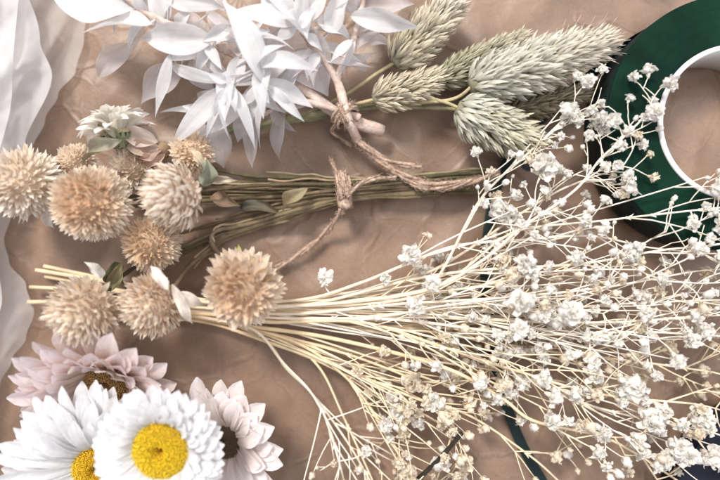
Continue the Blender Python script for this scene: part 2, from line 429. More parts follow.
t = thing('jute_twine', 'brown twine tied round the crossed white twigs, trailing right along the stems', 'twine', P(345, 115, 20))
mb = MB()
c = P(345, 115, 30); twine(mb, loop(c, V((.62, -.75, .1)).normalized(), 12, 9, 3.2, 1), 2.3, seed=1)
twine(mb, loop(c + V((1, 0, 1)), V((.9, .35, .1)).normalized(), 11.5, 7, 2.2, 2), 2.2, seed=2)
mb.build('knot', M['twine'], t)
mb = MB(); twine(mb, [P(350,124,24), P(357,141,20), P(374,156,15), P(394,170,15), P(414,180,19), P(440,184,22), P(470,182,22), P(500,172,20)], 3.6, seed=3, fuzz=1.6)
twine(mb, [P(348,126,22), P(362,143,18), P(383,158,14), P(404,165,14), P(422,166,16)], 3, seed=4, fuzz=1.6)
twine(mb, [P(392,170,20), P(418,186,24), P(446,188,24), P(472,180,24)], 2.6, seed=14, fuzz=1.8)
mb.build('tail', M['twine'], t)
mb = MB(); twine(mb, [P(336,124,22), P(332,131,15), P(340,138,10), P(352,146,8)], 2, seed=6); mb.build('loose_strand', M['twine'], t)

t = thing('jute_twine', 'brown twine knotted round the green stems with a tail to the lower left', 'twine', P(343, 188, 10))
mb = MB(); c = P(344, 190, 22)
twine(mb, loop(c, V((1, .12, 0)).normalized(), 17, 11, 3.4, 1), 2.5, seed=7)
sphere(mb, P(344, 203, 34), 6, 10, 8, nz=.5, seed=3)
mb.build('knot', M['twine'], t)
mb = MB(); twine(mb, [P(344,204,36), P(338,216,28), P(326,232,12), P(310,246,7), P(294,258,6), P(276,268,6)], 2.9, seed=8, fuzz=1.5); mb.build('tail', M['twine'], t)
mb = MB(); twine(mb, [P(344,190,40), P(339,178,34), P(334,167,20), P(331,160,14)], 1.7, seed=9, fuzz=2)
twine(mb, [P(346,196,42), P(360,184,38), P(376,178,34), P(396,178,28)], 2.6, seed=10, fuzz=1.6); mb.build('loose_strand', M['twine'], t)

# ------------------------------------------------------------------ globe flowers
def frame(ax):
    ax = ax.normalized(); s, u = perp(ax); return s, u, ax
CREAM = (.80, .73, .64); PEACH = (.74, .55, .38); TAN = (.58, .37, .19); WHITE = (.88, .84, .79); PINKC = (.86, .74, .66)
def globe(mb, c, ax, Rd, n, tilt, cb, ct, seed, thmax=2.25, wid=.2, ln=.55, sq=.94, centre=None, inner=.66, curl=.1):
    n = int(n * 2.1); wid *= .92; ln *= .66; lop = V((seed * .37, seed * .71, 0))
    rr = R(seed); s, u, ax = frame(ax)
    sphere(mb, c, Rd * (inner + .08), 14, 10, cb)
    ga = PI * (3 - 5 ** .5)
    for i in range(n):
        f = (i + .5) / n; ct_ = 1 - f * (1 - math.cos(thmax)); th = math.acos(max(-1, min(1, ct_))) + rr.uniform(-.05, .05)
        ph = i * ga + rr.uniform(-.12, .12)
        e = s * math.cos(ph) + u * math.sin(ph)
        d = (e * math.sin(th) + ax * math.cos(th) * sq)
        dr = (d + ax * tilt * math.sin(th) + V((rr.uniform(-1,1), rr.uniform(-1,1), rr.uniform(-1,1))) * (.10 + .14 * (noise.noise(d * 2.5 + lop) > .15))).normalized()
        b = c + d * Rd * inner
        if rr.random() < .04: continue
        L = Rd * ln * rr.uniform(.74, 1.14) * (1 + .36 * noise.noise(d * 1.6 + lop)) * (1 if th > .5 else .75 + .5 * th)
        n_ = ax * math.sin(th) - e * math.cos(th) if th > .15 else e
        n_ = -n_ if tilt < .3 else (d - dr * d.dot(dr)) + V((1e-3, 0, 0))
        k = (f if centre is None else min(1, f * 2.2))
        cc = mixc(centre or ct, ct, k)
        if rr.random() < .09: cc = mixc(cc, (.50, .34, .20), rr.uniform(.3, .8))
        leaf(mb, b, b + dr * L, Rd * wid * rr.uniform(.8, 1.15), n_, bend=curl * rr.uniform(.2, 1.6), fold=rr.uniform(-.9, -.3), prof=prof_bract,
             nu=5, nv=1, c0=jit(mixc(cb, cc, .3), rr, .1), c1=jit(cc, rr, .07), seed=seed * 999 + i, twist=rr.uniform(-.5, .5), tipbend=rr.uniform(-.1, .12))
GREEN = (.17, .17, .085); OLIVE = (.33, .27, .15); BROWN = (.36, .25, .16); SAGE = (.33, .34, .25); DARK = (.055, .075, .055)
def globe_flower(label, c, ax, Rd, n, tilt, cb, ct, seed, stem, sc0=OLIVE, sc1=BROWN, bracts=(), sr=1.75, **k):
    c = P(*c); ax = V(ax).normalized(); Rd *= .91 if Rd > 25 else 1
    lift = (.95, .90, .81); ct = mixc(ct, lift, .66); cb = mixc(cb, (.84, .69, .53), .6)
    if 'centre' in k: k['centre'] = mixc(k['centre'], (.90, .73, .55), .65)
    t = thing('globe_flower', label, 'dried flower', V((c.x, c.y, 0)), 'pale globe flowers tied with twine')
    mb = MB(); globe(mb, c, ax, Rd, n, tilt, cb, ct, seed, **k); mb.build('flower_head', M['globe'], t)
    mb = MB(); pts = [c - ax * Rd * .5] + [P(*p) for p in stem]
    sp = smooth_path(pts, 8); wr = R(seed * 3)
    for i in range(4, len(sp)): sp[i] = sp[i] + V((0, 1.3 * noise.noise(V((i * .22, seed, 0))) + wr.uniform(-.12, .12), 1.2 * noise.noise(V((i * .2, seed, 5)))))
    tube(mb, sp, sr, sr * 1.15, 7, jit(sc0, wr, .3), jit(sc1, wr, .3), rough=.16, seed=seed)
    for j in range(2):
        q = [p + V((wr.uniform(-1, 1), (j * 2 - 1) * wr.uniform(3, 6) * (.35 + .65 * abs(1 - 2 * i / len(sp))), wr.uniform(-1.5, .5))) for i, p in enumerate(smooth_path(pts[2:], 3))]
        for p in q: p.z = max(p.z, 3)
        if len(q) > 4: tube(mb, smooth_path(q[1:], 3), sr * .55, sr * .7, 6, jit(mixc(sc0, (.16, .13, .08), wr.uniform(0, .8)), wr, .3), jit(mixc(sc1, (.42, .32, .20), wr.random()), wr, .3), rough=.2, seed=seed + j); mb.build('stem', M['stem'], t)
    for i, b in enumerate(bracts):
        lm = MB(); leaf(lm, P(*b[0]), P(*b[1]), b[2] * .8, V((.3, .2, 1)), bend=.12, fold=.8, ribs=.25, nu=14, nv=4, c0=b[3], c1=b[4] if len(b) > 4 else b[3], wave=.7, seed=seed + i, twist=.6)
        lm.build('leaf', M['leaf'], t)

globe_flower('whitish globe flower cut off by the left edge beside the sheer cloth', (24,183,58), (-.1,.35,.9), 34, 230, .1, (.70,.55,.42), WHITE, 21,
    [(60,196,30),(110,200,16),(180,188,14),(260,188,16),(345,186,20),(430,180,14),(492,178,10)], bracts=[((34,205,52),(24,226,40),9,PINKC,WHITE),((40,204,52),(55,229,36),10,PINKC,WHITE)], wid=.17, ln=.62)
globe_flower('large round peach globe flower facing up, upper middle of the cluster', (93,203,66), (.05,.0,1), 36.5, 330, .06, (.62,.38,.22), (.87,.73,.58), 22,
    [(100,205,26),(140,206,14),(210,200,12),(280,196,14),(345,190,22),(430,186,14),(496,184,10)], thmax=2.0, centre=(.72,.47,.28), wid=.16, ln=.58)
globe_flower('pinkish cream globe flower on its side with a grey green leaf at its back', (176,196,66), (-.8,-.25,.5), 32, 210, .75, (.70,.52,.40), (.87,.74,.64), 23,
    [(212,190,42),(250,186,26),(300,184,22),(345,184,24),(430,176,16),(490,172,12)], sc0=BROWN, sc1=GREEN, bracts=[((207,186,58),(206,158,70),19,SAGE),((206,170,60),(190,150,62),12,SAGE,PEACH)], wid=.2, ln=.72, thmax=2.3, curl=.2)
globe_flower('small tan globe flower wedged below the two pale ones', (152,243,42), (-.1,-.05,1), 29, 230, .05, (.48,.28,.13), (.74,.53,.33), 24,
    [(160,238,12),(200,228,8),(250,214,10),(300,204,14),(345,196,18),(430,190,12),(488,190,8)], sc0=BROWN, sc1=OLIVE, centre=(.58,.36,.16), thmax=2.0, wid=.15, ln=.6)
globe_flower('pale globe flower above the pink daisy, bare stalks poking out left', (86,310,70), (-.35,-.55,.75), 35, 250, .35, (.68,.50,.36), (.87,.75,.62), 25,
    [(112,285,44),(135,268,24),(165,258,14),(220,236,10),(290,214,12),(345,196,18),(440,192,12)], sc0=GREEN, sc1=BROWN, bracts=[((110,292,46),(122,262,36),16,GREEN,OLIVE),((104,276,64),(84,262,78),12,WHITE,CREAM)], wid=.17, ln=.6)
globe_flower('peach globe flower with loose petals to its right, left of the bundle base', (154,304,66), (-.45,-.45,.75), 31, 210, .4, (.66,.44,.29), (.86,.70,.55), 26,
    [(176,285,40),(188,268,24),(206,252,14),(232,234,10),(290,216,12),(345,198,18),(440,192,12)], sc0=BROWN, sc1=OLIVE, bracts=[((172,284,84),(193,324,70),12,PINKC,CREAM),((168,290,90),(150,266,88),12,CREAM,PINKC),((178,292,80),(204,306,62),12,PINKC,CREAM)], sr=2.1, wid=.18, ln=.62)
globe_flower('shaggy peach globe flower where the white stems gather', (243,288,70), (-.1,-.2,.95), 34, 150, .15, (.56,.35,.20), (.84,.66,.48), 27,
    [(230,262,34),(216,250,22),(211,240,16),(217,231,14),(240,226,12),(290,212,14),(345,198,18),(430,188,12),(486,186,8)], sc0=(.48,.36,.25), sc1=OLIVE, centre=(.70,.46,.28), bracts=[((234,268,40),(238,244,34),12,(.35,.36,.10))], sr=2.0, wid=.25, ln=.7, thmax=2.1)
globe_flower('half hidden orange globe flower under the drooping white leaves', (193,152,34), (.1,.35,.8), 21, 150, .1, (.62,.38,.20), (.86,.68,.48), 28,
    [(212,168,18),(250,176,16),(300,178,18),(345,182,22),(420,180,14),(484,182,10)], sc0=OLIVE, sc1=GREEN)
globe_flower('cream globe flower peeking out behind the large round one', (76,163,30), (-.2,.4,.8), 19, 150, .1, (.66,.48,.33), (.85,.72,.58), 29,
    [(100,180,12),(160,192,8),(250,192,10),(345,188,16),(430,184,8),(492,188,6)])
globe_flower('faded brown globe flower deep between the large round and the pinkish one', (136,168,28), (0,.1,1), 24, 170, .1, (.45,.30,.20), (.70,.54,.42), 30,
    [(160,180,10),(220,182,10),(290,182,12),(345,184,18),(430,180,8),(490,180,6)])

# loose dried leaves among the stems
def loose_leaf(label, pts, w, c, seed, nrm=(.2,.3,1), twist=.8):
    b, e = P(*pts[0]), P(*pts[1]); mb = MB()
    leaf(mb, b, e, w, V(nrm), bend=.25, fold=1.1, nu=18, nv=5, c0=c, c1=mixc(c, (.40,.30,.18), .6), wave=.8, ribs=.35, seed=seed, twist=twist)
    o = mb.build('dried_leaf', M['leaf'], None, V((b.x, b.y, 0)))
    o['label'] = label; o['category'] = 'leaf'
loose_leaf('curled olive leaf caught on the stems left of the knot', [(308,188,28),(282,214,18)], 12, (.31,.26,.16), 1)
loose_leaf('small dark green leaf under the curled olive leaf', [(240,208,10),(282,214,10)], 13, (.05,.06,.05), 2, twist=.2)
loose_leaf('shrivelled brown leaf at the back of the pinkish globe flower', [(210,198,24),(240,206,20)], 15, (.28,.19,.13), 3)
loose_leaf('dark green leaf tucked between the two lower left globe flowers', [(114,262,24),(128,290,20)], 18, (.10,.12,.06), 4)
loose_leaf('thin grey looped leaf just above the shrivelled brown one', [(212,184,30),(238,180,30)], 8, (.5,.46,.38), 5)

# ------------------------------------------------------------------ grass heads
def grass_head(label, base, tip, W, n, seed, stem, c_in, c_out, c_tip, fuzz=0):
    b, e = P(*base), P(*tip); ax = e - b; L = ax.length; s, u, a = frame(ax); rr = R(seed)
    t = thing('grass_head', label, 'dried grass', V((b.x, b.y, 0)), 'bushy dried grass heads')
    mb = MB(); ga = PI * (3 - 5 ** .5); n = int(n * 1.75)
    rad = lambda f: W / 2 * (max(0.0, math.sin(PI * min(1, .12 + .86 * f ** .8))) ** .65)
    core = [b + a * (L * .085 * i) for i in range(11)]
    for i in range(10): tube(mb, core[i:i+2], rad(i / 11) * .5, rad((i + 1) / 11) * (.5 if i < 9 else .1), 9, c_in, c_in)
    for i in range(n):
        f = (i + .5) / n * .97; ph = i * ga + rr.uniform(-.2, .2)
        o = s * math.cos(ph) + u * math.sin(ph)
        r_ = rad(f); bl = W * .38 * rr.uniform(.75, 1.2) * (1 - .2 * f)
        p = b + a * (L * f * .86) + o * r_ * .5
        d = (a * (1.0 + .3 * f) + o * rr.uniform(.55, 1.15) + V((rr.uniform(-1,1), rr.uniform(-1,1), rr.uniform(-1,1))) * .24).normalized()
        col = jit(mixc(c_out, c_tip, f + rr.uniform(-.3, .3)), rr, .16)
        for h in (0, 1):   # two keeled glumes
            side = o.cross(d).normalized() * (1 if h else -1)
            leaf(mb, p, p + d * bl + side * bl * .08, bl * .23, (o + side * .7), bend=.16, fold=-.7, nu=5, nv=1,
                 c0=jit(mixc(c_in, col, .3), rr, .1), c1=jit(col, rr, .08), seed=seed * 777 + i * 2 + h, twist=rr.uniform(-.3, .3))
        if fuzz and f > .55 and rr.random() < fuzz:
            tube(mb, [p + d * bl * .7, p + d * bl * 1.1 + o * 1, p + d * bl * 1.35 + o * 2], .35, .15, 3, col)
    mb.build('seed_head', M['grass'], t)
    mb = MB(); tube(mb, smooth_path([b + a * 4] + [P(*p) for p in stem], 8), 1.7, 2.0, 6, (.52,.42,.25), (.26,.27,.15), rough=.06, seed=seed)
    mb.build('stem', M['stem'], t)
GI = (.36, .34, .24); GO = (.70, .64, .52); GT = (.81, .74, .63); GS = (.72, .72, .64)
grass_head('straw coloured grass head at the top edge touching a white leaf', (394,64,34), (466,-8,30), 46, 190, 41, [(376,74,30),(345,95,22),(310,112,16),(270,124,12),(225,132,8)], GI, (.68,.60,.45), GT)
grass_head('small straw grass head, lowest left, with spikelets swept up to the right', (373,100,30), (450,74,30), 38, 150, 42, [(360,103,26),(330,110,20),(290,118,14),(230,130,8)], GI, (.72,.63,.48), (.80,.72,.57))
grass_head('greenish slim grass head between the topmost and the long one', (440,80,24), (540,31,26), 36, 190, 43, [(410,92,22),(365,102,18),(300,116,14),(230,128,8)], (.20,.21,.13), (.54,.51,.37), (.74,.67,.54))
grass_head('long pale grass head, the biggest, its fuzzy tip pointing at the tape roll', (470,86,46), (628,36,44), 52, 330, 44, [(456,98,36),(430,102,30),(365,104,22),(300,118,16),(232,130,10)], GI, GS, GT, fuzz=.5)
grass_head('plump grey green grass head pointing at the white sprays, below the long one', (457,107,40), (548,152,38), 50, 210, 45, [(444,102,34),(420,98,28),(365,104,20),(300,120,14),(236,132,8)], GI, GS, (.66,.60,.44))
grass_head('shaded grass head half hidden under the long pale one', (506,112,16), (600,90,14), 34, 150, 46, [(480,112,16),(440,108,14),(370,108,12),(300,122,10)], (.15,.14,.08), (.46,.40,.28), (.58,.49,.37))  # shade from the long head is put into these darker colours

# ------------------------------------------------------------------ daisies
def petal_mesh(name, L, W, c0, c1, seed, bend=.1, tb=.1, fold=.35):
    mb = MB(); leaf(mb, V((0,0,0)), V((L,0,0)), W, V((0,0,1)), bend=bend, fold=fold, prof=prof_petal, nu=13, nv=3, c0=c0, c1=c1, wave=.16, seed=seed, tipbend=tb, ribs=.18)
    # notch the tip a little
    return mb.mesh(name, M['petal'])
def daisy(label, c, ax, disc_r, rings, cols, disc_cols, seed, pw=13, stem=None, bend=.1, dimple=.5, arc=None, tb=.1, name='paper_daisy', calyx=None, ejit=.09):
    c = P(*c); s, u, a = frame(V(ax)); rr = R(seed)
    t = thing(name, label, 'daisy', V((c.x, c.y, 0)))
    variants = {}
    for ri, (n, r0, L, el) in enumerate(rings):
        ms = [petal_mesh('petal', L * rr.uniform(.9, 1.08), pw * rr.uniform(.85, 1.1), cols[0], jit(cols[1], rr, .05), seed * 31 + ri * 9 + k, bend=bend * rr.uniform(.5, 1.4), tb=tb * rr.uniform(.3, 1.5)) for k in range(5)]
        for k in range(n):
            ph = 2 * PI * (k + .5 * (ri % 2)) / n + rr.uniform(-.07, .07)
            if arc and not (arc[0] <= (ph % (2 * PI)) <= arc[1]): continue
            e = s * math.cos(ph) + u * math.sin(ph); q = el + rr.uniform(-ejit, ejit)
            x = (e * math.cos(q) + a * math.sin(q)).normalized(); y = (a.cross(e) + x * rr.uniform(-.1, .1) + a * rr.uniform(-2, 2) * ejit).normalized()
            y = (y - x * y.dot(x)).normalized(); z = x.cross(y)
            o = bpy.data.objects.new('petal', rr.choice(ms)); C.objects.link(o); o.parent = t
            m = Matrix((x, y, z)).transposed().to_4x4()
            pos = (c + e * r0 + a * (ri * 1.2 - 2) - V(t['_o'])) * S
            o.matrix_local = Matrix.Translation(pos) @ m
    mb = MB(); ga = PI * (3 - 5 ** .5)
    def dome(f):
        r = disc_r * f; h = disc_r * (.36 * (1 - f ** 3) - dimple * math.exp(-(f / .17) ** 2))
        return r, h
    vs = []; fs = []; cs = []; nr, na = 10, 28
    for i in range(nr + 1):
        r, h = dome(i / nr)
        for k in range(na):
            an = 2 * PI * k / na; vs.append(c + (s * math.cos(an) + u * math.sin(an)) * r + a * (h - .6)); cs.append(disc_cols[0])
    for i in range(nr):
        for k in range(na): fs.append((i*na+k, (i+1)*na+k, (i+1)*na+(k+1) % na, i*na+(k+1) % na))
    mb.add(vs, fs, cs)
    for i in range(1300):
        f = math.sqrt((i + .5) / 1300); an = i * ga; r, h = dome(f)
        e = s * math.cos(an) + u * math.sin(an); p = c + e * r + a * (h - .6)
        d = (a + e * (f - .25) * .9 + V((rr.uniform(-1,1), rr.uniform(-1,1), rr.uniform(-1,1))) * .25).normalized()
        hh = disc_r * .05 * rr.uniform(.7, 1.5)
        tube(mb, [p, p + d * hh, p + d * hh * 1.6], disc_r * .024, disc_r * .017, 4, jit(mixc(disc_cols[0], disc_cols[1], .5), rr, .12), jit(mixc(mixc(disc_cols[0], (.12, .06, .01), .6) if f < .1 else disc_cols[1], disc_cols[2], f), rr, .08))
    mb.build('disc', M['disc'], t)
    if calyx is not None:
        mb = MB()
        for i in range(46):
            f = i / 46; an = i * ga; e = s * math.cos(an) + u * math.sin(an)
            b = c - a * disc_r * (.95 - .6 * f) + e * disc_r * (.25 + .5 * f)
            leaf(mb, b, b + (e * .6 + a * .8).normalized() * disc_r * .75, disc_r * .42, e - a * .3, bend=.1, fold=.2, nu=5, nv=1, prof=prof_sepal, c0=calyx, c1=jit(calyx, rr, .3), seed=seed + i)
        mb.build('calyx', M['leaf'], t)
    if stem:
        mb = MB(); tube(mb, smooth_path([c - a * 3] + [P(*p) for p in stem], 8), 2.3, 2.2, 7, SAGE, BROWN, rough=.08, seed=seed); mb.build('stem', M['stem'], t)
    return t
W0 = (.84, .84, .83); W1 = (.90, .90, .92); YEL = ((.62, .36, .02), (.86, .62, .02), (.88, .66, .04))
daisy('small white daisy with a full yellow disc on top of the pile', (162,449,84), (-.02,-.03,1), 26.5, [(44,23,34,.14),(42,23,32,.30),(38,22,28,.46),(32,22,21,.68)], (W0, W1), YEL, 51, pw=10.5, stem=[(170,470,50),(190,510,12),(200,560,6)], calyx=(.5,.48,.42))
daisy('wide white daisy half covered by the smaller one, yellow disc at its right', (98,468,54), (.05,-.08,1), 24, [(46,17,66,.04),(44,17,62,.16),(38,18,54,.30),(30,19,44,.45)], (W0, W1), ((.55,.30,.02),(.80,.52,.02),(.85,.58,.04)), 52, pw=14, stem=[(100,490,30),(110,530,10),(120,570,6)], calyx=(.5,.48,.42))
PK = ((.82,.64,.50), (.95,.86,.88)); BRD = ((.30,.15,.06), (.52,.29,.10), (.58,.36,.16))
daisy('pink tinged daisy with a rusty disc behind the white daisies', (108,380,36), (.02,-.48,.87), 25, [(28,19,62,.34),(26,19,57,.46),(22,19,49,.58),(16,19,36,.75)], PK, BRD, 53, pw=19, stem=[(110,430,12),(120,500,8)], dimple=.5, calyx=(.5,.40,.38))
daisy('pale pink daisy with a dark brown disc right of the yellow centred one', (226,441,28), (-.35,-.05,.94), 19, [(22,13,52,.12),(20,13,48,.26),(15,13,42,.42)], ((.80,.68,.60), (.94,.90,.91)), ((.06,.04,.03),(.13,.08,.05),(.2,.13,.08)), 54, pw=19, stem=[(232,470,12),(236,520,8)], dimple=.5, calyx=(.5,.40,.38))
side_flower = daisy('small white flower on its side showing its green cup under a white leaf', (117,134,46), (-.16,.86,.16), 14, [(26,7,28,.4),(24,7,27,.75),(18,6,24,1.05)], ((.80,.75,.65), (.94,.92,.87)), ((.5,.45,.3),(.7,.6,.4),(.7,.6,.4)), 55, pw=8, bend=.25, tb=.1, ejit=.5,
      stem=[(122,142,44),(130,158,36),(140,176,20),(180,186,12),(260,188,10),(330,190,12)], calyx=(.30,.33,.20))
for q in (((122,140,62),(81,167,52),12,(.34,.32,.24),3),((116,138,60),(97,124,60),12,(.44,.42,.32),5)):
    lm = MB(); leaf(lm, P(*q[0]), P(*q[1]), q[2], V((.3,.3,1)), bend=.15, fold=.9, nu=16, nv=4, c0=q[3], c1=mixc(q[3], (.42,.36,.26), .6), wave=.9, ribs=.3, seed=q[4], twist=.6)
    lm.build('leaf', M['leaf'], side_flower)
t = thing('papery_flower', 'flattened pinkish papery flower under the small white sideways one', 'dried flower', P(146, 150, 20))
rr = R(77)
for i, (bx, by, tx, ty, w, cc) in enumerate([(158,142,120,134,18,(.78,.67,.60)),(160,148,124,146,16,(.70,.56,.47)),(162,150,132,160,18,(.60,.44,.36)),(160,156,146,172,16,(.62,.45,.36)),(158,140,136,124,14,(.70,.58,.50)),(164,152,152,168,14,(.62,.48,.38)),(156,150,118,156,14,(.62,.44,.34))]):
    mb = MB(); leaf(mb, P(bx,by,40 - i), P(tx,ty,44 - 2*i), w, V((rr.uniform(-.4,.4), rr.uniform(-.4,.4), 1)), bend=.15, fold=.7, nu=16, nv=4, ribs=.35, prof=prof_lance, c0=jit(cc, rr, .2), c1=cc, wave=.7, seed=i, twist=.4)
    mb.build('petal', M['petal'], t)
mb = MB(); sphere(mb, P(162, 150, 32), 8, 10, 8, (.4,.28,.18), nz=.4); mb.build('flower_base', M['leaf'], t)

# ------------------------------------------------------------------ baby's breath
def lump(mb, c, rad, col, seed, sq):
    n, m = 13, 9; vs = []; fs = []; cs = []; o3 = V((seed * 3.1, seed * 1.7, seed * .3))
    for i in range(m + 1):
        th = PI * i / m
        for k in range(n):
            ph = 2 * PI * k / n; d = V((math.sin(th)*math.cos(ph), math.sin(th)*math.sin(ph), math.cos(th)))
            q = rad * (1 + .55 * noise.noise(d * 1.7 + o3) + .38 * noise.noise(d * 4.2 + o3))
            vs.append(c + V((d.x*q*sq[0], d.y*q*sq[1], d.z*q*sq[2]))); cs.append(col)
    for i in range(m):
        for k in range(n): fs.append((i*n+k, (i+1)*n+k, (i+1)*n+(k+1) % n, i*n+(k+1) % n))
    mb.add(vs, fs, cs)
def floret_open(seed, c0, c1, np_=13):
    rr = R(seed); mb = MB(); ga = PI * (3 - 5 ** .5)
    st = rr.uniform(.8, 1.45)
    for i in range(4):
        an = i * 2.4 + rr.uniform(-.4, .4); rd = 0 if i == 0 else rr.uniform(2.0, 4.0)
        lump(mb, V((math.cos(an) * rd * st, math.sin(an) * rd, 3 + rr.uniform(-1, 1.5))), rr.uniform(2.3, 3.3), jit(c1, rr, .03), seed * 9 + i, (1, 1, .85))
    np_ += 9
    for i in range(np_):
        f = (i + .5) / np_; ph = i * ga + rr.uniform(-.4, .4); el = rr.uniform(-.2, 1.35)
        e = V((math.cos(ph) * st, math.sin(ph), 0)).normalized(); d = e * math.cos(el) + V((0, 0, math.sin(el)))
        b = V((0, 0, 2)) + d * 1.5; L = rr.uniform(4.2, 7.2)
        leaf(mb, b, b + d * L, rr.uniform(3.2, 5.5), V((0, 0, 1)) * math.cos(el) - e * math.sin(el) + V((.01, 0, 0)), bend=rr.uniform(-.2, .3), fold=rr.uniform(-.3, .9), prof=prof_round,
             nu=5, nv=2, c0=c0, c1=jit(c1, rr, .04), wave=.7, seed=seed * 40 + i, twist=rr.uniform(-1.4, 1.4), tipbend=rr.uniform(-.4, .4))
    tube(mb, [V((0,0,-4.2)), V((0,0,-2.4)), V((0,0,.6))], .8, 2.3, 7, c0, c0)
    return mb.mesh('floret', M['floret'])
def floret_bud(seed, c0, c1):
    mb = MB(); rr = R(seed)
    sphere(mb, V((0,0,2)), 3.5, 10, 8, c1, nz=.7, ns=2.4, seed=seed, sq=(.9,1,1.05))
    for k in range(5):
        a = k * 1.257; e = V((math.cos(a), math.sin(a), 0))
        leaf(mb, V((0,0,-2.2)), V((0,0,.8)) + e * 3.7, 2.4, e, bend=.2, fold=.2, nu=4, nv=1, prof=prof_sepal, c0=c0, c1=c0, seed=k)
    tube(mb, [V((0,0,-3)), V((0,0,-.5))], .7, 1.6, 6, c0, c0)
    return mb.mesh('bud', M['floret'])
FW0 = (.93,.88,.80); FW1 = (.95,.93,.89); FC0 = (.85,.74,.57); FC1 = (.91,.83,.70)
OPEN_W = [floret_open(60 + i, FW0, FW1, 12 + i % 4) for i in range(7)]
OPEN_C = [floret_open(80 + i, FC0, FC1, 9 + i % 4) for i in range(5)]
BUD_W = [floret_bud(90 + i, FW0, FW1) for i in range(4)]
BUD_C = [floret_bud(95 + i, FC0, FC1) for i in range(3)]
def floor_z(p):
    for (x, y, t_, rad) in ROLLS:
        if math.hypot(p.x - x, p.y - y) < rad: return t_
    return 6
_a = P(736, 122, 52); _b = P(800, 524, 30)
ROLLS = [(_a.x, _a.y, 59, 129 * .9 + 5), (_b.x, _b.y, 36, 128 * .94 + 4)]
